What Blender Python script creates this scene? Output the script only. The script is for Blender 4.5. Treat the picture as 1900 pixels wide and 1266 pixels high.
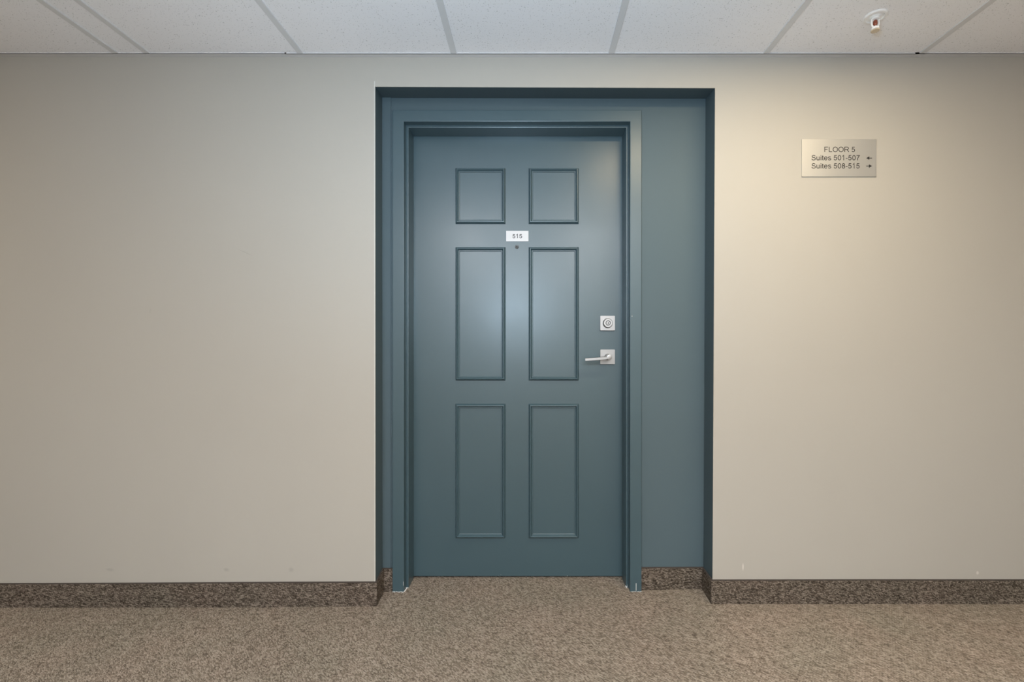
import bpy, bmesh, math, random
from mathutils import Vector
random.seed(5)
for o in list(bpy.data.objects): bpy.data.objects.remove(o, do_unlink=True)
SC = bpy.context.scene
COL = SC.collection

# ------------------------------------------------------------------ camera
CAM_Z = 1.071
cd = bpy.data.cameras.new('camera'); cam = bpy.data.objects.new('camera', cd); COL.objects.link(cam)
cam.location = (0, -1.9, CAM_Z); cam.rotation_euler = (math.radians(90), 0, 0)
cd.sensor_width = 36; cd.lens = 855 * 36 / 1900
cd.shift_x = -38 / 1900; cd.shift_y = 7 / 1900; cd.clip_start = 0.02
SC.camera = cam
# ------------------------------------------------------------------ world, exposure
w = bpy.data.worlds.new('world'); SC.world = w; w.use_nodes = True
w.node_tree.nodes['Background'].inputs[0].default_value = (0.5, 0.55, 0.6, 1)
w.node_tree.nodes['Background'].inputs[1].default_value = 0.0
vs = SC.view_settings
vs.view_transform = 'Standard'; vs.look = 'None'; vs.gamma = 1; vs.use_curve_mapping = False
vs.exposure = 0.0
CEIL = 2.259
# ------------------------------------------------------------------ lights
def disk(name, loc, size, power, color, rot=(0, 0, 0), spread=180):
    l = bpy.data.lights.new(name, 'AREA'); l.shape = 'DISK'; l.size = size; l.energy = power
    l.color = color; l.spread = math.radians(spread)
    o = bpy.data.objects.new(name, l); COL.objects.link(o); o.location = loc; o.rotation_euler = rot
    return o
WARM = (1.0, 0.79, 0.50)
COOL = (0.58, 0.79, 1.0)
STRIP = (0.90, -0.74, 0.96, 0.17)
DOWNLIGHTS = [((-3.3, -0.9), 10.0, WARM), ((4.2, -0.74), 9.0, WARM)]
FILL_PANELS = [(-0.634, -2.85), (0.634, -2.85)]  # two panels added behind the camera as soft fill, out of view
for (x, y), p, c in DOWNLIGHTS:
    disk('downlight_lamp', (x, y, CEIL - 0.012), 0.13, p, c)
l = bpy.data.lights.new('strip_lamp', 'AREA'); l.shape = 'RECTANGLE'; l.size = STRIP[2]; l.size_y = STRIP[3]; l.energy = 17; l.color = WARM
o = bpy.data.objects.new('strip_lamp', l); COL.objects.link(o); o.location = (STRIP[0], STRIP[1], CEIL - 0.006)
fl = bpy.data.lights.new('camera_flash', 'SPOT'); fl.energy = 93; fl.color = COOL; fl.shadow_soft_size = 0.09
fl.spot_size = math.radians(128); fl.spot_blend = 1.0
flo = bpy.data.objects.new('camera_flash', fl); COL.objects.link(flo); flo.location = (-0.14, -1.88, CAM_Z + 0.27); flo.rotation_euler = (math.radians(90 + 42), 0, 0)

for x, y in FILL_PANELS:
    l = bpy.data.lights.new('fill_panel_lamp', 'AREA'); l.shape = 'RECTANGLE'; l.size = 0.57; l.size_y = 1.16; l.energy = 67; l.color = (0.96, 0.97, 1.0)
    o = bpy.data.objects.new('fill_panel_lamp', l); COL.objects.link(o); o.location = (x, y, CEIL - 0.004)
# ------------------------------------------------------------------ node helpers
def mat(name, color, rough=0.6, metal=0.0, spec=0.5):
    m = bpy.data.materials.new(name); m.use_nodes = True
    b = m.node_tree.nodes['Principled BSDF']
    b.inputs['Base Color'].default_value = (*color, 1); b.inputs['Roughness'].default_value = rough
    b.inputs['Metallic'].default_value = metal; b.inputs['Specular IOR Level'].default_value = spec
    return m, m.node_tree, b
def node(nt, typ, **kw):
    n = nt.nodes.new(typ)
    for k, v in kw.items():
        if k.startswith('in_'): n.inputs[k[3:].replace('_', ' ')].default_value = v
        else: setattr(n, k, v)
    return n
def coords(nt, scale=(1, 1, 1), rot=(0, 0, 0)):
    tc = node(nt, 'ShaderNodeTexCoord'); mp = node(nt, 'ShaderNodeMapping')
    mp.inputs['Scale'].default_value = scale; mp.inputs['Rotation'].default_value = rot
    nt.links.new(tc.outputs['Object'], mp.inputs['Vector'])
    return mp.outputs['Vector']
def noise(nt, vec, scale, detail=2, rough=0.5):
    n = node(nt, 'ShaderNodeTexNoise'); n.inputs['Scale'].default_value = scale
    n.inputs['Detail'].default_value = detail; n.inputs['Roughness'].default_value = rough
    nt.links.new(vec, n.inputs['Vector']); return n.outputs['Fac']
def ramp(nt, fac, stops):
    r = node(nt, 'ShaderNodeValToRGB'); e = r.color_ramp.elements
    while len(e) < len(stops): e.new(0.5)
    for k, (p, c) in enumerate(stops):
        e[k].position = p; e[k].color = (*c, 1) if len(c) == 3 else c
    nt.links.new(fac, r.inputs['Fac']); return r.outputs['Color']
def bump(nt, h, b, strength, dist):
    n = node(nt, 'ShaderNodeBump'); n.inputs['Strength'].default_value = strength
    n.inputs['Distance'].default_value = dist
    nt.links.new(h, n.inputs['Height']); nt.links.new(n.outputs['Normal'], b.inputs['Normal'])
def mix(nt, fac, a, c, mode='MIX'):
    n = node(nt, 'ShaderNodeMix', data_type='RGBA', blend_type=mode)
    for sock, v in ((n.inputs[0], fac), (n.inputs[6], a), (n.inputs[7], c)):
        if isinstance(v, bpy.types.NodeSocket): nt.links.new(v, sock)
        elif isinstance(v, (int, float)): sock.default_value = v
        else: sock.default_value = (*v, 1)
    return n.outputs[2]
def math_n(nt, op, a, c=0.0):
    n = node(nt, 'ShaderNodeMath', operation=op)
    for k, v in enumerate((a, c)):
        if isinstance(v, bpy.types.NodeSocket): nt.links.new(v, n.inputs[k])
        else: n.inputs[k].default_value = v
    return n.outputs[0]

# ------------------------------------------------------------------ materials
# matt wall paint with faint roller texture and a few scuffs of their own shape
WALLC = (0.424, 0.405, 0.364)
M_wall, nt, b = mat('wall_paint', WALLC, 0.75, spec=0.25)
v = coords(nt)
bump(nt, noise(nt, v, 420, 3, 0.6), b, 0.12, 0.0006)
col = mix(nt, noise(nt, v, 2.2, 3), tuple(c * 0.975 for c in WALLC), tuple(c * 1.02 for c in WALLC))
def scuff(px, pz, rx, rz, ang, amount, colr, prev, wob=0.35):
    """an oval smudge at (px, pz) on the wall, roughened with noise"""
    mp = node(nt, 'ShaderNodeMapping', vector_type='TEXTURE')
    tc = node(nt, 'ShaderNodeTexCoord')
    mp.inputs['Location'].default_value = (px, 0, pz); mp.inputs['Rotation'].default_value = (0, ang, 0)
    mp.inputs['Scale'].default_value = (rx, 1, rz)
    nt.links.new(tc.outputs['Object'], mp.inputs['Vector'])
    sep = node(nt, 'ShaderNodeSeparateXYZ'); nt.links.new(mp.outputs['Vector'], sep.inputs[0])
    d = math_n(nt, 'SQRT', math_n(nt, 'ADD', math_n(nt, 'POWER', math_n(nt, 'ABSOLUTE', sep.outputs['X']), 2.0),
                                   math_n(nt, 'POWER', math_n(nt, 'ABSOLUTE', sep.outputs['Z']), 2.0)))
    d = math_n(nt, 'ADD', d, math_n(nt, 'MULTIPLY', noise(nt, v, 160, 2), wob))
    mr = node(nt, 'ShaderNodeMapRange'); mr.inputs['From Min'].default_value = 1.25; mr.inputs['From Max'].default_value = 0.55
    nt.links.new(d, mr.inputs['Value'])
    return mix(nt, math_n(nt, 'MULTIPLY', mr.outputs[0], amount), prev, colr)
DK = (0.30, 0.29, 0.26)
col = scuff(-1.262, 0.143, 0.014, 0.009, 0.2, 0.45, DK, col)
col = scuff(-0.995, 0.143, 0.012, 0.012, 0.0, 0.45, DK, col)
col = scuff(-1.742, 0.143, 0.020, 0.008, 0.1, 0.40, DK, col)
col = scuff(-1.185, 1.452, 0.033, 0.0025, 0.42, 0.35, DK, col, 0.2)
col = scuff(-1.577, 1.210, 0.005, 0.013, 0.1, 0.20, DK, col, 0.2)
col = scuff(0.868, 0.155, 0.004, 0.016, 0.0, 0.5, (0.75, 0.72, 0.66), col, 0.2)
col = scuff(1.835, 0.130, 0.006, 0.008, 0.0, 0.5, (0.75, 0.72, 0.66), col, 0.2)
nt.links.new(col, b.inputs['Base Color'])

BLUE = (0.052, 0.093, 0.112)
BLUE_FLAT = (0.076, 0.114, 0.132)
def blue_paint(name, rough, coat, BLUE=BLUE):
    m, nt, b = mat(name, BLUE, rough, spec=coat)
    v = coords(nt)
    bump(nt, noise(nt, v, 260, 3, 0.6), b, 0.10, 0.0005)
    c = mix(nt, noise(nt, v, 3.0, 3), tuple(k * 0.95 for k in BLUE), tuple(k * 1.05 for k in BLUE))
    nt.links.new(c, b.inputs['Base Color'])
    r = node(nt, 'ShaderNodeMapRange'); r.inputs['To Min'].default_value = rough - 0.04; r.inputs['To Max'].default_value = rough + 0.05
    nt.links.new(noise(nt, v, 6, 4), r.inputs['Value']); nt.links.new(r.outputs[0], b.inputs['Roughness'])
    return m
M_door = blue_paint('door_enamel', 0.34, 0.65)
M_frame = blue_paint('frame_enamel', 0.35, 0.65)
M_alcove = blue_paint('alcove_paint', 0.62, 0.4, BLUE_FLAT)

def carpet(name, dark, mid, light, ang, planar):
    m, nt, b = mat(name, mid, 0.95, spec=0.05)
    v = coords(nt, (1, 1, 1), (0, 0, 0))
    # loops laid in slanting rows: turned first, then squeezed across the row
    vr = node(nt, 'ShaderNodeMapping', vector_type='TEXTURE'); nt.links.new(v, vr.inputs['Vector'])
    vr.inputs['Rotation'].default_value = (0, ang, 0) if planar == 'z' else (0, 0, ang)
    vr.inputs['Scale'].default_value = (1, 1, 0.42) if planar == 'z' else (1, 0.42, 1); vr = vr.outputs['Vector']
    vo = node(nt, 'ShaderNodeTexVoronoi'); vo.inputs['Scale'].default_value = 135; vo.inputs['Randomness'].default_value = 0.62
    nt.links.new(vr, vo.inputs['Vector'])
    cell = node(nt, 'ShaderNodeSeparateColor'); nt.links.new(vo.outputs['Color'], cell.inputs[0])
    tone = math_n(nt, 'ADD', math_n(nt, 'MULTIPLY', cell.outputs[0], 0.6), math_n(nt, 'MULTIPLY', noise(nt, v, 38, 3, 0.6), 0.4))
    c = ramp(nt, tone, [(0.12, dark), (0.45, mid), (0.88, light)])
    pit = node(nt, 'ShaderNodeMapRange'); pit.inputs['From Min'].default_value = 0.25; pit.inputs['From Max'].default_value = 0.85
    nt.links.new(vo.outputs['Distance'], pit.inputs['Value'])
    big = ramp(nt, noise(nt, v, 3.5, 3), [(0.3, (0.93, 0.95, 0.92)), (0.7, (1.05, 1.0, 0.98))])
    c = mix(nt, 1.0, c, big, 'MULTIPLY')
    nt.links.new(c, b.inputs['Base Color'])
    h = math_n(nt, 'SUBTRACT', 1.0, vo.outputs['Distance'])
    bump(nt, h, b, 0.9, 0.004)
    return m
M_floor = carpet('loop_carpet', (0.105, 0.085, 0.067), (0.245, 0.206, 0.166), (0.44, 0.385, 0.325), -0.65, 'y')
M_base = carpet('carpet_base', (0.036, 0.029, 0.023), (0.105, 0.086, 0.070), (0.30, 0.26, 0.22), 0.3, 'z')
M_bind, _, _ = mat('base_binding', (0.06, 0.048, 0.04), 0.85)

# acoustic tile: pale, pricked with small dark fissures
M_tile, nt, b = mat('acoustic_tile', (0.66, 0.66, 0.66), 0.9, spec=0.15)
v = coords(nt)
pin = ramp(nt, noise(nt, v, 210, 2, 0.5), [(0.30, (0, 0, 0)), (0.36, (1, 1, 1))])
fis = ramp(nt, noise(nt, v, 90, 4, 0.7), [(0.27, (0, 0, 0)), (0.33, (1, 1, 1))])
c = mix(nt, pin, (0.56, 0.56, 0.56), (0.91, 0.91, 0.925)); c = mix(nt, fis, (0.42, 0.42, 0.42), c)
nt.links.new(c, b.inputs['Base Color'])
bump(nt, pin, b, 0.5, 0.001)
M_tee, _, _ = mat('tee_enamel', (0.69, 0.695, 0.70), 0.5)
M_angle, _, _ = mat('angle_enamel', (0.62, 0.62, 0.62), 0.45)

def brushed(name, colr, rough, sx, strength):
    m, nt, b = mat(name, colr, rough, 1.0)
    v = coords(nt, sx)
    n = noise(nt, v, 60, 4, 0.7)
    r = node(nt, 'ShaderNodeMapRange'); r.inputs['To Min'].default_value = rough - 0.06; r.inputs['To Max'].default_value = rough + 0.1
    nt.links.new(n, r.inputs['Value']); nt.links.new(r.outputs[0], b.inputs['Roughness'])
    bump(nt, n, b, strength, 0.0002)
    return m
M_sign = brushed('brushed_aluminium', (0.60, 0.60, 0.58), 0.52, (1, 8, 40), 0.15)
M_nickel = brushed('satin_nickel', (0.35, 0.348, 0.343), 0.42, (30, 4, 1), 0.08)
M_ink, _, _ = mat('engraved_ink', (0.02, 0.019, 0.018), 0.6)
M_ink2, _, _ = mat('printed_grey', (0.025, 0.026, 0.028), 0.6)
M_plate, _, _ = mat('white_plastic', (0.58, 0.59, 0.61), 0.4)
M_white, _, _ = mat('sprinkler_white', (0.90, 0.90, 0.89), 0.35)
M_chip, _, _ = mat('bare_caulk', (0.72, 0.72, 0.70), 0.8)
M_bulb, nt, b = mat('red_bulb', (0.30, 0.075, 0.04), 0.15); b.inputs['Transmission Weight'].default_value = 0.2
M_tan, _, _ = mat('deflector_tan', (0.62, 0.52, 0.38), 0.5)  # one plain tan for the whole deflector
M_black, _, _ = mat('black_gap', (0.01, 0.01, 0.01), 0.7)
M_lens, _, _ = mat('peephole_glass', (0.05, 0.06, 0.07), 0.08)
M_lamp, nt, b = mat('downlight_lens', (0.9, 0.85, 0.75), 0.4)
b.inputs['Emission Color'].default_value = (1, 0.85, 0.6, 1); b.inputs['Emission Strength'].default_value = 3.0
M_fill_panel, nt, b = mat('fill_panel_diffuser', (0.9, 0.9, 0.9), 0.5)
b.inputs['Emission Color'].default_value = (0.93, 0.96, 1, 1); b.inputs['Emission Strength'].default_value = 2.0  # glowing face of the added fill panels
M_wallb, _, _ = mat('opposite_wall_paint', (0.76, 0.74, 0.70), 0.75, spec=0.25)

# ------------------------------------------------------------------ mesh helpers
def link(name, bm, m, parent=None, bev=0.0, seg=2, smooth=False):
    bmesh.ops.recalc_face_normals(bm, faces=bm.faces)
    if bev:
        es = [e for e in bm.edges if len(e.link_faces) == 2 and e.calc_face_angle(0) > 0.6]
        bmesh.ops.bevel(bm, geom=es, offset=bev, segments=seg, affect='EDGES', clamp_overlap=True)
    me = bpy.data.meshes.new(name); bm.to_mesh(me); bm.free(); me.materials.append(m)
    if smooth:
        me.polygons.foreach_set('use_smooth', [True] * len(me.polygons))
        me.set_sharp_from_angle(angle=math.radians(38))
    o = bpy.data.objects.new(name, me); COL.objects.link(o)
    if parent: o.parent = parent
    return o
def box(bm, x0, x1, y0, y1, z0, z1):
    p = [bm.verts.new((x, y, z)) for x in (x0, x1) for y in (y0, y1) for z in (z0, z1)]
    for f in ((0, 1, 3, 2), (4, 6, 7, 5), (0, 4, 5, 1), (2, 3, 7, 6), (0, 2, 6, 4), (1, 5, 7, 3)):
        bm.faces.new([p[i] for i in f])
def hexa(bm, front, back):
    """solid from two quads"""
    a = [bm.verts.new(p) for p in front]; c = [bm.verts.new(p) for p in back]; n = len(a)
    bm.faces.new(a); bm.faces.new(c[::-1])
    for i in range(n): bm.faces.new((a[i], c[i], c[(i + 1) % n], a[(i + 1) % n]))
def lathe(bm, prof, origin, axis='y', n=32):
    """prof: (radius, distance along axis)"""
    o = Vector(origin); rings = []
    for r, h in prof:
        ring = []
        if r < 1e-6:
            p = {'y': (0, h, 0), 'z': (0, 0, h)}[axis]; ring = [bm.verts.new(o + Vector(p))]
        else:
            for k in range(n):
                a = 2 * math.pi * k / n; c, s = r * math.cos(a), r * math.sin(a)
                ring.append(bm.verts.new(o + Vector((c, h, s) if axis == 'y' else (c, s, h))))
        rings.append(ring)
    for A, B in zip(rings, rings[1:]):
        for k in range(n):
            k2 = (k + 1) % n
            if len(A) == 1 and len(B) == 1: break
            if len(A) == 1: bm.faces.new((A[0], B[k], B[k2]))
            elif len(B) == 1: bm.faces.new((A[k], B[0], A[k2]))
            else: bm.faces.new((A[k], B[k], B[k2], A[k2]))
    for R in (rings[0], rings[-1]):
        if len(R) > 1: bm.faces.new(R)
def tube(bm, pts, rad, n=10):
    pts = [Vector(p) for p in pts]; rings = []
    for i, p in enumerate(pts):
        t = (pts[min(i + 1, len(pts) - 1)] - pts[max(i - 1, 0)]).normalized()
        u = t.orthogonal().normalized() if i == 0 else (u - t * u.dot(t)).normalized()
        w_ = t.cross(u); r = rad[i] if isinstance(rad, (list, tuple)) else rad
        rings.append([bm.verts.new(p + u * r * math.cos(2 * math.pi * k / n) + w_ * r * math.sin(2 * math.pi * k / n)) for k in range(n)])
    for A, B in zip(rings, rings[1:]):
        for k in range(n): bm.faces.new((A[k], A[(k + 1) % n], B[(k + 1) % n], B[k]))
    bm.faces.new(rings[0]); bm.faces.new(rings[-1])
def tag(o, label, cat, group=None):
    o['label'] = label; o['category'] = cat
    if group: o['group'] = group
def struct(o): o['kind'] = 'structure'; return o

# ------------------------------------------------------------------ measures of the place (metres)
XL, XR = -4.6, 5.2            # ends of the corridor
YB = -3.70                    # opposite wall
AD = 0.115                    # depth of the alcove
# alcove opening: front corners on the wall and back corners, slightly out of plumb as in the photo
FL_B, FL_T = (-0.648, -0.02), (-0.649, 2.136)
FR_B, FR_T = (0.742, -0.02), (0.753, 2.130)
BL_B, BL_T = (-0.655, -0.02), (-0.656, 2.151)
BR_B, BR_T = (0.747, -0.02), (0.757, 2.147)
def P(p, y): return (p[0], y, p[1])
def lerp(a, b, t): return tuple(a[i] + (b[i] - a[i]) * t for i in range(2))

# ---- wall with the opening
bm = bmesh.new(); T = 0.003
for quad in ([(XL, -0.02), FL_B, FL_T, (XL, FL_T[1])],
             [FR_B, (XR, -0.02), (XR, FR_T[1]), FR_T],
             [(XL, FL_T[1]), FL_T, FR_T, (XR, FR_T[1]), (XR, 2.32), (XL, 2.32)]):
    hexa(bm, [P(q, 0.0) for q in quad], [P(q, T) for q in quad])
struct(link('wall_back', bm, M_wall))
# ---- blue alcove: reveals, soffit, back
bm = bmesh.new(); XO0, XO1, ZO = -0.95, 1.05, 2.32; YE = 0.30
def block(fr, bk):
    hexa(bm, [P(q, T) for q in fr], [P(q, AD) for q in bk])
block([(XO0, -0.02), FL_B, FL_T, (XO0, FL_T[1])], [(XO0, -0.02), BL_B, BL_T, (XO0, BL_T[1])])
block([FR_B, (XO1, -0.02), (XO1, FR_T[1]), FR_T], [BR_B, (XO1, -0.02), (XO1, BR_T[1]), BR_T])
block([(XO0, FL_T[1]), FL_T, FR_T, (XO1, FR_T[1]), (XO1, ZO), (XO0, ZO)],
      [(XO0, BL_T[1]), BL_T, BR_T, (XO1, BR_T[1]), (XO1, ZO), (XO0, ZO)])
FX0, FX1, FZ = -0.6066, 0.4725, 2.088     # outer edges of the door frame
box(bm, XO0, FX0 + 0.02, AD, YE, -0.02, ZO)
box(bm, FX1 - 0.02, XO1, AD, YE, -0.02, ZO)
box(bm, FX0 + 0.02, FX1 - 0.02, AD, YE, FZ - 0.02, ZO)
# shallow plaster lip down the left corner and along the head, left of the frame
box(bm, BL_T[0], -0.6175, AD - 0.004, AD + 0.01, 0.0, BL_T[1] + 0.002)
struct(link('wall_alcove', bm, M_alcove))
# ---- metal corner bead catching the light down the left edge and along the head
bm = bmesh.new(); hexa(bm, [(-0.6515, -0.0012, 0.095), (-0.6485, -0.0012, 0.095), (-0.6495, -0.0012, 2.158), (-0.6525, -0.0012, 2.158)],
                       [(-0.6515, 0.004, 0.095), (-0.6478, 0.004, 0.095), (-0.6488, 0.004, 2.158), (-0.6525, 0.004, 2.158)])
M_bead, _, _ = mat('corner_bead_white', (0.58, 0.58, 0.54), 0.5)
struct(link('trim_1', bm, M_bead))

# ---- remaining shell
bm = bmesh.new(); box(bm, XL, XR, YB - 0.1, YB, -0.02, 2.32); struct(link('wall_front', bm, M_wallb))
bm = bmesh.new(); box(bm, XL - 0.1, XL, YB, 0.0, -0.02, 2.32); struct(link('wall_left', bm, M_wallb))
bm = bmesh.new(); box(bm, XR, XR + 0.1, YB, 0.0, -0.02, 2.32); struct(link('wall_right', bm, M_wallb))

# ---- carpeted floor, a little uneven
KN = [(-4.7, -0.011), (-1.2, -0.008), (-0.65, -0.004), (-0.5, 0.001), (0.45, 0.002), (0.75, 0.006), (5.3, 0.003)]
def fz(x):
    for (a, za), (c, zc) in zip(KN, KN[1:]):
        if a <= x <= c:
            t = (x - a) / (c - a); t = t * t * (3 - 2 * t); return za + (zc - za) * t
    return 0.0
bm = bmesh.new(); NX = 196; ys = [YB - 0.05, -1.2, -0.5, 0.0, 0.12, 0.5]
top = [[bm.verts.new((XL - 0.05 + (XR - XL + 0.1) * i / NX, y, fz(XL - 0.05 + (XR - XL + 0.1) * i / NX))) for i in range(NX + 1)] for y in ys]
for r0, r1 in zip(top, top[1:]):
    for i in range(NX): bm.faces.new((r0[i], r0[i + 1], r1[i + 1], r1[i]))
ret = bmesh.ops.extrude_face_region(bm, geom=list(bm.faces))
for g in ret['geom']:
    if isinstance(g, bmesh.types.BMVert): g.co.z = -0.05
struct(link('floor', bm, M_floor, smooth=True))

# ---- suspended ceiling
BARS = [-4.08, -3.454, -2.83, -2.20, -1.70, -1.571, -0.9467, -0.3213, 0.3222, 0.9533, 1.589, 2.22, 2.85, 3.48, 4.11, 4.74]
bm = bmesh.new(); box(bm, XL - 0.05, XR + 0.05, YB - 0.05, 0.0, CEIL + 0.004, CEIL + 0.03)
ceil = struct(link('ceiling', bm, M_tile))
for x in BARS:
    bm = bmesh.new(); box(bm, x - 0.012, x + 0.012, YB, -0.0215, CEIL, CEIL + 0.006)
    link('tee_bar', bm, M_tee, ceil, bev=0.0006, seg=1)
for y in (-1.24, -2.46):
    for a, c in zip(BARS, BARS[1:]):
        bm = bmesh.new(); box(bm, a + 0.0125, c - 0.0125, y - 0.012, y + 0.012, CEIL + 0.0005, CEIL + 0.006)
        link('cross_tee', bm, M_tee, ceil)
for n_, (x0, x1, dz) in enumerate(((XL, -1.004, 0.0), (-1.010, 1.600, -0.0009), (1.56, XR, 0.0))):
    bm = bmesh.new()
    box(bm, x0, x1, -0.022, -0.0002, CEIL - 0.0012 + dz, CEIL + dz)
    box(bm, x0, x1, -0.022, -0.0205, CEIL - 0.0012 + dz, CEIL + 0.0055)
    struct(link('trim_%d' % (n_ + 2), bm, M_angle))

# ---- carpet baseboards with a dark bound top edge
def base_run(name, pts, th=0.008):
    """pts: (x, y, z bottom, z top, nx, ny) along a wall; the strip grows by th along the normal"""
    bm = bmesh.new(); bb = bmesh.new()
    for a, c in zip(pts, pts[1:]):
        for tgt, f0, f1, g in ((bm, 0, -0.003, th), (bb, None, 0, th * 0.85)):
            za0 = a[2] if f0 is not None else a[3] - 0.003; zc0 = c[2] if f0 is not None else c[3] - 0.003
            za1 = a[3] + f1; zc1 = c[3] + f1
            hexa(tgt, [(a[0], a[1], za0), (c[0], c[1], zc0), (c[0], c[1], zc1), (a[0], a[1], za1)],
                 [(a[0] + a[4] * g, a[1] + a[5] * g, za0), (c[0] + c[4] * g, c[1] + c[5] * g, zc0),
                  (c[0] + c[4] * g, c[1] + c[5] * g, zc1), (a[0] + a[4] * g, a[1] + a[5] * g, za1)])
    o = struct(link(name, bm, M_base)); link('top_binding', bb, M_bind, o); return o
g = -0.0004
pts = [(XL, g, -0.02, 0.086, 0, -1), (-2.2, g, -0.02, 0.0885, 0, -1), (-1.6, g, -0.02, 0.0905, 0, -1), (-1.0, g, -0.02, 0.094, 0, -1),
       (-0.6475, g, -0.02, 0.0955, 1, -1), (-0.6545, AD - 0.0004, -0.02, 0.098, 1, -1), (FX0 - 0.001, AD - 0.0044, -0.02, 0.098, 0, -1)]
pts[-2] = (-0.6545, AD - 0.0044, -0.02, 0.098, 1, -1)
base_run('baseboard_left', pts)
pts = [(FX1 + 0.001, AD - 0.0004, -0.02, 0.099, 0, -1), (0.7465, AD - 0.0004, -0.02, 0.100, -1, -1), (0.7420, g, -0.02, 0.1035, -1, -1),
       (1.4, g, -0.02, 0.1045, 0, -1), (XR, g, -0.02, 0.1035, 0, -1)]
base_run('baseboard_right', pts)
bm = bmesh.new(); box(bm, XL, XR, YB, YB + 0.008, -0.02, 0.095); struct(link('baseboard_front', bm, M_base))

# ------------------------------------------------------------------ pressed steel door frame
FY = 0.095
prof = [(0, AD), (0, FY + 0.002), (0.0006, FY + 0.0006), (0.002, FY), (0.0475, FY), (0.0493, FY + 0.0007), (0.050, FY + 0.0025), (0.050, 0.127), (0.0535, 0.1268), (0.0542, 0.1295),
        (0.0555, 0.1295), (0.0562, 0.1268), (0.0590, 0.1268), (0.0608, 0.1275), (0.0615, 0.1294), (0.0615, 0.2125), (0.048, 0.2125), (0.048, 0.27), (0.021, 0.27), (0.021, AD)]
bm = bmesh.new(); rings = []
for corner in range(4):
    ring = []
    for d, y in prof:
        x = FX0 + d if corner < 2 else FX1 - d
        z = (0.0 if corner in (0, 3) else FZ - d)
        ring.append(bm.verts.new((x, y, z)))
    rings.append(ring)
n = len(prof)
for A, B in zip(rings, rings[1:]):
    for k in range(n): bm.faces.new((A[k], B[k], B[(k + 1) % n], A[(k + 1) % n]))
bm.faces.new(rings[0]); bm.faces.new(rings[-1][::-1])
frame = struct(link('trim_5', bm, M_frame))
# white chipped paint and caulk crumbs at the feet and small nicks
def crumbs(bm, spots):
    for (x, y, z, r) in spots:
        ret = bmesh.ops.create_icosphere(bm, subdivisions=1, radius=r)
        for vv in ret['verts']:
            vv.co = Vector((x + vv.co.x * random.uniform(0.8, 1.5), y + vv.co.y * random.uniform(0.6, 1), z + vv.co.z * random.uniform(0.4, 0.9)))
sp = []
for k in range(15):
    t = k / 14; sp.append((-0.604 + 0.046 * t, FY - 0.002 + random.uniform(-.003, .001), 0.002, random.uniform(0.0006, 0.0022) + 0.0012 * t))
for k in range(9):
    t = k / 8; sp.append((-0.554 + 0.003 * t, FY + 0.03 * t, 0.003, random.uniform(0.0012, 0.0028)))
for k in range(8): sp.append((-0.554 + 0.008 * k / 7, 0.124, 0.003, random.uniform(0.0015, 0.0028)))
bm = bmesh.new(); crumbs(bm, sp); link('chipped_caulk', bm, M_chip, frame)
sp = []
for k in range(12):
    t = k / 11; sp.append((0.426 + 0.045 * t, FY - 0.002 + random.uniform(-.002, .001), 0.003, random.uniform(0.0005, 0.0024)))
for k in range(8): sp.append((0.417 - 0.008 * k / 7, 0.124, 0.004 + 0.014 * random.random(), random.uniform(0.0012, 0.0028)))
bm = bmesh.new(); crumbs(bm, sp); link('chipped_caulk', bm, M_chip, frame)
bm = bmesh.new()
box(bm, 0.4475, 0.4495, FY - 0.0006, FY + 0.0005, 0.006, 0.038)
box(bm, -0.5595, -0.5582, FY - 0.0005, FY + 0.0005, 0.028, 0.045)
box(bm, 0.4305, 0.4318, FY - 0.0005, FY + 0.0005, 1.192, 1.197)
link('paint_nick', bm, M_chip, frame)

# ------------------------------------------------------------------ door leaf
DY = 0.213
bm = bmesh.new(); box(bm, -0.5565, 0.4185, DY + 0.0005, DY + 0.045, 0.0085, 2.036)
door = struct(link('door_1', bm, M_door, bev=0.0015))
MP = [(0.0, 0.0), (0.0052, 0.0115), (0.0068, 0.0135), (0.0090, 0.0138), (0.0104, 0.0122), (0.0150, 0.0035),
      (0.0176, 0.0035), (0.0196, 0.0020), (0.0198, 0.0)]
def molding(x0, x1, z0, z1):
    bm = bmesh.new(); rr = []
    for cx, cz in ((0, 0), (0, 1), (1, 1), (1, 0)):
        rr.append([bm.verts.new((x0 + d if cx == 0 else x1 - d, DY + 0.0005 - h, z0 + d if cz == 0 else z1 - d)) for d, h in MP])
    for i in range(4):
        A, B = rr[i], rr[(i + 1) % 4]
        for k in range(len(MP)): bm.faces.new((A[k], B[k], B[(k + 1) % len(MP)], A[(k + 1) % len(MP)]))
    return bm
for zz in ((1.6247, 1.881), (0.907, 1.5186), (0.1857, 0.8005)):
    for xx in ((-0.3527, -0.1233), (-0.0173, 0.2121)):
        link('panel_molding', molding(xx[0], xx[1], zz[0], zz[1]), M_door, door)
# little chips of bare paint along the bottom edge
bm = bmesh.new(); crumbs(bm, [(0.160, DY + 0.0005, 0.0105, 0.0018), (-0.145, DY + 0.0008, 0.016, 0.0012), (-0.155, DY + 0.0008, 0.012, 0.0010)])
link('paint_chip', bm, M_chip, door)

# ---- lettering
def arc(cx, cy, rx, ry, a0, a1, n=14):
    return [(cx + rx * math.cos(math.radians(a0 + (a1 - a0) * k / n)), cy + ry * math.sin(math.radians(a0 + (a1 - a0) * k / n))) for k in range(n + 1)]
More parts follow.
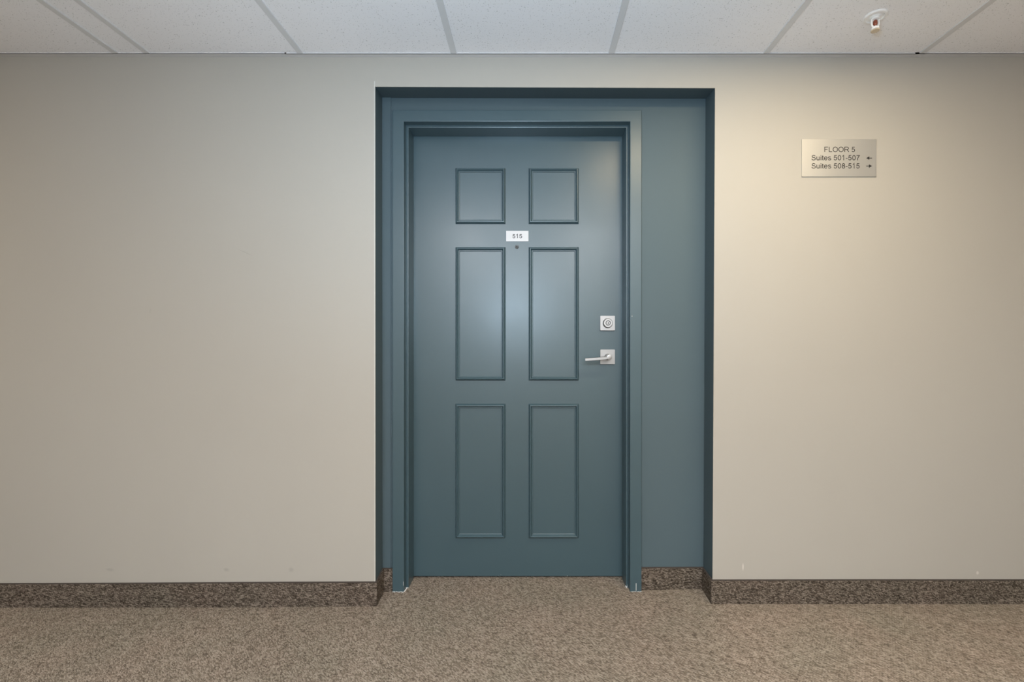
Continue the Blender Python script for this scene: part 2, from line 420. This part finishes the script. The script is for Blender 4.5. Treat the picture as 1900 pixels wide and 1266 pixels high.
# plain grotesque letters: advance width and centre lines, cap height 1
GL = {
 'F': (0.85, [[(0.16, 0), (0.16, 0.945), (0.78, 0.945)], [(0.16, 0.51), (0.69, 0.51)]]),
 'L': (0.777, [[(0.16, 1), (0.16, 0.055), (0.73, 0.055)]]),
 'O': (1.087, [arc(0.543, 0.5, 0.43, 0.455, 0, 360, 36)]),
 'R': (1.008, [[(0.17, 0), (0.17, 0.945), (0.60, 0.945)] + arc(0.62, 0.715, 0.235, 0.23, 90, -90, 12) + [(0.17, 0.485)], [(0.56, 0.485), (0.68, 0.40), (0.92, 0.0)]]),
 'S': (0.93, [arc(0.46, 0.72, 0.30, 0.23, 12, 175, 12) + arc(0.46, 0.70, 0.30, 0.17, 185, 258, 6) + arc(0.47, 0.29, 0.335, 0.24, 78, -80, 14) + arc(0.455, 0.30, 0.345, 0.25, -95, -178, 8)]),
 'u': (0.777, [[(0.15, 0.73), (0.15, 0.28)] + arc(0.36, 0.26, 0.21, 0.215, 180, 275, 10) + arc(0.36, 0.30, 0.25, 0.25, -75, 0, 8), [(0.61, 0.73), (0.61, 0.0)]]),
 'i': (0.31, [[(0.155, 0), (0.155, 0.73)], [(0.155, 0.87), (0.155, 1.0)]]),
 't': (0.388, [[(0.19, 0.92), (0.19, 0.16)] + arc(0.30, 0.16, 0.11, 0.11, 180, 280, 6) + [(0.37, 0.055)], [(0.03, 0.68), (0.36, 0.68)]]),
 'e': (0.777, [[(0.12, 0.385), (0.66, 0.385)] + arc(0.385, 0.365, 0.275, 0.315, 5, 325, 26)]),
 's': (0.70, [arc(0.34, 0.54, 0.215, 0.145, 15, 180, 10) + arc(0.34, 0.53, 0.215, 0.135, 185, 255, 5) + arc(0.35, 0.21, 0.23, 0.16, 75, -80, 12) + arc(0.34, 0.21, 0.245, 0.16, -95, -175, 8)]),
 '5': (0.777, [[(0.65, 0.93), (0.23, 0.93), (0.15, 0.49)] + arc(0.37, 0.33, 0.265, 0.275, 130, -160, 24)]),
 '0': (0.777, [arc(0.388, 0.5, 0.265, 0.445, 0, 360, 30)]),
 '1': (0.777, [[(0.16, 0.76), (0.30, 0.83), (0.43, 0.98), (0.43, 0.0)]]),
 '7': (0.777, [[(0.10, 0.93), (0.67, 0.93), (0.45, 0.62), (0.32, 0.32), (0.28, 0.0)]]),
 '8': (0.777, [arc(0.388, 0.74, 0.215, 0.205, 0, 360, 24), arc(0.388, 0.285, 0.265, 0.235, 0, 360, 24)]),
 '-': (0.465, [[(0.06, 0.37), (0.40, 0.37)]]),
 ' ': (0.388, []),
}
def ribbon(bm, pts, w_, y0, y1):
    q = [Vector(p) for p in pts]; closed = (q[0] - q[-1]).length < 1e-5
    if closed: q = q[:-1]
    n = len(q); L = []
    for i in range(n):
        a = q[i - 1] if (i or closed) else None; c = q[(i + 1) % n] if (i < n - 1 or closed) else None
        d1 = (q[i] - a).normalized() if a is not None else (c - q[i]).normalized()
        d2 = (c - q[i]).normalized() if c is not None else d1
        t = (d1 + d2).normalized(); nn = Vector((-t.y, t.x)); k = w_ / max(0.5, nn.dot(Vector((-d1.y, d1.x))))
        L.append([bm.verts.new((q[i].x + s_ * nn.x * k, y, q[i].y + s_ * nn.y * k)) for s_, y in ((1, y0), (-1, y0), (-1, y1), (1, y1))])
    rng = range(n) if closed else range(n - 1)
    for i in rng:
        A, B = L[i], L[(i + 1) % n]
        for k in range(4): bm.faces.new((A[k], B[k], B[(k + 1) % 4], A[(k + 1) % 4]))
    if not closed: bm.faces.new(L[0]); bm.faces.new(L[-1])
def text_mesh(s, width, cap, m, parent, name, origin, weight=0.066, depth=0.0004):
    """letters standing a hair proud of a plate, facing -y; origin = centre of the caps"""
    total = sum(GL[c][0] for c in s) - 0.25; k = width / total; x = -0.12 * k; bm = bmesh.new()
    for ch in s:
        adv, lines = GL[ch]
        for ln in lines:
            ribbon(bm, [(origin[0] - width / 2 + x + px * k, origin[2] + (pz - 0.5) * cap) for px, pz in ln], weight * cap, origin[1] - depth, origin[1])
        x += adv * k
    return link(name, bm, m, parent)

# ---- number plate
bm = bmesh.new(); box(bm, -0.1208, -0.0185, DY - 0.0025, DY + 0.0003, 1.545, 1.593)
plate = link('number_plate', bm, M_plate, door, bev=0.0006)
plate['label'] = 'white plate printed 515'
text_mesh('515', 0.0415, 0.0185, M_ink2, plate, 'lettering', (-0.0695, DY - 0.0024, 1.5685), 0.085)
# ---- peephole
bm = bmesh.new(); lathe(bm, [(0.0070, 0), (0.0070, -0.0022), (0.0060, -0.0032), (0.0052, -0.0030), (0.0045, -0.0012), (0.0, -0.0012)], (-0.0716, DY + 0.0004, 1.520))
peep = link('peephole', bm, M_nickel, door, smooth=True)
bm = bmesh.new(); lathe(bm, [(0.0086, 0.0), (0.0086, -0.0012), (0.0072, -0.0014), (0.0071, 0.0)], (-0.0716, DY + 0.0004, 1.520)); link('gasket', bm, M_black, peep)
bm = bmesh.new(); lathe(bm, [(0.0045, -0.0012), (0.0035, -0.0022), (0.0018, -0.0028), (0, -0.003)], (-0.0716, DY + 0.0003, 1.520))
link('lens', bm, M_lens, peep, smooth=True)
# ---- deadbolt
bm = bmesh.new(); box(bm, 0.3095, 0.3765, DY - 0.010, DY + 0.0003, 1.1365, 1.2035)
bolt = link('deadbolt', bm, M_nickel, door, bev=0.0012, seg=2)
bolt['label'] = 'square satin nickel deadbolt plate'
bm = bmesh.new(); lathe(bm, [(0.0225, 0.0), (0.0220, -0.006), (0.0200, -0.013), (0.0190, -0.0145), (0.0110, -0.0145), (0.0102, -0.0130), (0.0090, -0.0130), (0.0085, -0.0150), (0.0, -0.0150)],
                        (0.3430, DY - 0.0098, 1.1700), n=40)
cyl = link('lock_cylinder', bm, M_nickel, bolt, smooth=True)
bm = bmesh.new(); box(bm, 0.3422, 0.3442, DY - 0.0256, DY - 0.0246, 1.1645, 1.1735); box(bm, 0.3416, 0.3448, DY - 0.0256, DY - 0.0246, 1.1695, 1.1715)
link('keyhole', bm, M_black, bolt)
bm = bmesh.new(); lathe(bm, [(0.0112, -0.0140), (0.0112, -0.0147), (0.0100, -0.0147), (0.0100, -0.0140)], (0.3430, DY - 0.0098, 1.1700), n=32); link('cylinder_gap', bm, M_ink2, bolt)
# ---- lever handle
bm = bmesh.new(); box(bm, 0.3095, 0.3765, DY - 0.009, DY + 0.0003, 0.9822, 1.0492)
rose = link('door_handle', bm, M_nickel, door, bev=0.0012)
rose['label'] = 'satin nickel lever handle on square rose'
bm = bmesh.new(); lathe(bm, [(0.0150, 0.0), (0.0145, -0.006), (0.0125, -0.010), (0.0115, -0.030), (0.0125, -0.044), (0.0115, -0.050), (0.0, -0.052)], (0.3430, DY - 0.0088, 1.0155), n=32)
link('lever_neck', bm, M_nickel, rose, smooth=True)
bm = bmesh.new(); sec = []
for t in [k / 10 for k in range(11)]:
    x = 0.3530 - 0.1175 * t; zc = 1.0150 - 0.0105 * t - 0.0015 * math.sin(t * math.pi)
    hh = 0.0075 - 0.0010 * t; yc = DY - 0.0530 + 0.004 * t * t; dd = 0.0050
    if t == 0: hh = 0.0050; dd = 0.003
    sec.append([bm.verts.new((x, yc + a * dd, zc + c * hh)) for a, c in ((-1, -.75), (-1, .75), (-.6, 1), (.6, 1), (1, .75), (1, -.75), (.6, -1), (-.6, -1))])
for A, B in zip(sec, sec[1:]):
    for k in range(8): bm.faces.new((A[k], A[(k + 1) % 8], B[(k + 1) % 8], B[k]))
bm.faces.new(sec[0]); bm.faces.new(sec[-1])
link('lever', bm, M_nickel, rose, smooth=True)

# ------------------------------------------------------------------ suite directory sign
SX0, SX1, SZ0, SZ1 = 1.1085, 1.4160, 1.7630, 1.9175
bm = bmesh.new(); box(bm, SX0, SX1, -0.0042, -0.0001, SZ0, SZ1)
sign = link('wall_sign', bm, M_sign, bev=0.0006)
tag(sign, 'brushed metal sign reading FLOOR 5 with suite numbers on beige wall right of blue door', 'sign')
def sx(px): return (px - 988) / 451.0
def sz(py): return CAM_Z + (640 - py) / 451.0
text_mesh('FLOOR 5', 56 / 451, 9.6 / 451, M_ink, sign, 'lettering', (sx(1557.8), -0.0041, sz(277.4)))
text_mesh('Suites 501-507', 88 / 451, 9.6 / 451, M_ink, sign, 'lettering', (sx(1550.4), -0.0041, sz(292.8)))
text_mesh('Suites 508-515', 88 / 451, 9.6 / 451, M_ink, sign, 'lettering', (sx(1550.4), -0.0041, sz(307.9)))
for py, s in ((293.5, -1), (308.3, 1)):
    cx, cz = sx(1612.6), sz(py); u = 1 / 451; bm = bmesh.new()
    tri = [(cx + s * 5.4 * u, cz), (cx - s * 0.4 * u, cz + 3.2 * u), (cx - s * 0.4 * u, cz - 3.2 * u)]
    hexa(bm, [(x, -0.0046, z) for x, z in tri], [(x, -0.0040, z) for x, z in tri])
    box(bm, min(cx - s * 5.4 * u, cx), max(cx - s * 5.4 * u, cx), -0.0046, -0.0040, cz - 0.65 * u, cz + 0.65 * u)
    link('arrow', bm, M_ink, sign)

# ------------------------------------------------------------------ fire sprinkler
spk = bpy.data.objects.new('fire_sprinkler', None); COL.objects.link(spk); spk.location = (1.243, -0.229, CEIL + 0.004)
tag(spk, 'white pendant fire sprinkler with a red glass bulb hanging from the tiled ceiling', 'sprinkler')
bm = bmesh.new(); lathe(bm, [(0.0, 0.0), (0.0375, 0.0), (0.038, -0.0025), (0.035, -0.0055), (0.029, -0.0062), (0.026, -0.0030), (0.019, -0.0030), (0.0145, -0.0070), (0.0, -0.0070)], (0, 0, 0), 'z', 40)
link('escutcheon', bm, M_white, spk, smooth=True)
bm = bmesh.new(); lathe(bm, [(0.0, -0.006), (0.0120, -0.006), (0.0135, -0.009), (0.0135, -0.0125), (0.0100, -0.0140), (0.0, -0.0142)], (0, 0, 0), 'z', 28)
link('body', bm, M_white, spk, smooth=True)
for s in (-1, 1):
    bm = bmesh.new(); pts = []
    for k in range(15):
        t = k / 14; z = -0.011 - 0.031 * t
        x = s * 0.0130 if t < 0.5 else s * (0.0130 - 0.0075 * ((t - 0.5) / 0.5) ** 2.2)
        pts.append((x, 0, z))
    tube(bm, pts, [0.0024 + 0.0010 * k / 14 for k in range(15)], 10); link('frame_arm', bm, M_white, spk, smooth=True)
bm = bmesh.new(); lathe(bm, [(0.0, -0.0135), (0.0042, -0.0150), (0.0068, -0.0190), (0.0068, -0.0290), (0.0045, -0.0345), (0.0, -0.0365)], (0, 0, 0), 'z', 20)
link('glass_bulb', bm, M_bulb, spk, smooth=True)
bm = bmesh.new(); lathe(bm, [(0.0, -0.0360), (0.0050, -0.0365), (0.0075, -0.0420), (0.0125, -0.0430), (0.0130, -0.0490), (0.0060, -0.0515), (0.0, -0.0515)], (0, 0, 0), 'z', 24)
link('boss', bm, M_white, spk, smooth=True)
bm = bmesh.new(); N = 48; lo, hi = [], []
for k in range(N):
    a = 2 * math.pi * k / N; r = 0.0142 if (k % 4) < 3 else 0.0115
    hi.append((r * math.cos(a), r * math.sin(a), -0.0515)); lo.append((r * 0.98 * math.cos(a), r * 0.98 * math.sin(a), -0.0540))
hexa(bm, lo, hi); link('deflector', bm, M_tan, spk)

# ------------------------------------------------------------------ recessed downlights of the corridor (just behind the view)
def lamp_fixture(x, y):
    r = bpy.data.objects.new('ceiling_downlight', None); COL.objects.link(r); r.location = (x, y, CEIL + 0.004)
    bm = bmesh.new(); lathe(bm, [(0.070, 0.0), (0.092, 0.0), (0.092, -0.003), (0.078, -0.008), (0.070, -0.006)], (0, 0, 0), 'z', 40)
    link('trim_ring', bm, M_white, r, smooth=True)
    bm = bmesh.new(); lathe(bm, [(0.0, 0.0), (0.070, 0.0), (0.070, -0.004), (0.0, -0.006)], (0, 0, 0), 'z', 40)
    link('lens', bm, M_lamp, r, smooth=True)
    return r
for k, ((x, y), p, c) in enumerate(DOWNLIGHTS):
    f = lamp_fixture(x, y)
    tag(f, ('round recessed ceiling downlight far left along the corridor', 'round recessed ceiling downlight far right along the corridor')[k], 'ceiling light', 'corridor downlights')

for x, y in FILL_PANELS:  # bodies for the added fill lamps, unseen from the camera
    r = bpy.data.objects.new('added_fill_panel', None); COL.objects.link(r); r.location = (x, y, CEIL)
    bm = bmesh.new()
    for q in ((-0.30, -0.287, -0.59, 0.59), (0.287, 0.30, -0.59, 0.59), (-0.287, 0.287, -0.59, -0.578), (-0.287, 0.287, 0.578, 0.59)):
        box(bm, q[0], q[1], q[2], q[3], -0.002, 0.006)
    link('fill_panel_frame', bm, M_white, r)
    bm = bmesh.new(); box(bm, -0.286, 0.286, -0.577, 0.577, 0.0, 0.005); link('diffuser', bm, M_fill_panel, r)
    tag(r, 'added rectangular cool white fill panel, unseen behind the viewer, on the %s' % ('left' if x < 0 else 'right'), 'ceiling light', 'added fill panels')

r = bpy.data.objects.new('ceiling_strip_light', None); COL.objects.link(r); r.location = (STRIP[0], STRIP[1], CEIL)
hx, hy = STRIP[2] / 2, STRIP[3] / 2; bm = bmesh.new()
for q in ((-hx - 0.02, -hx, -hy - 0.02, hy + 0.02), (hx, hx + 0.02, -hy - 0.02, hy + 0.02), (-hx, hx, -hy - 0.02, -hy), (-hx, hx, hy, hy + 0.02)):
    box(bm, q[0], q[1], q[2], q[3], -0.004, 0.004)
link('strip_frame', bm, M_white, r)
bm = bmesh.new(); box(bm, -hx, hx, -hy, hy, -0.001, 0.004); link('diffuser', bm, M_lamp, r)
tag(r, 'long warm white ceiling strip light in front of the metal wall sign', 'ceiling light')
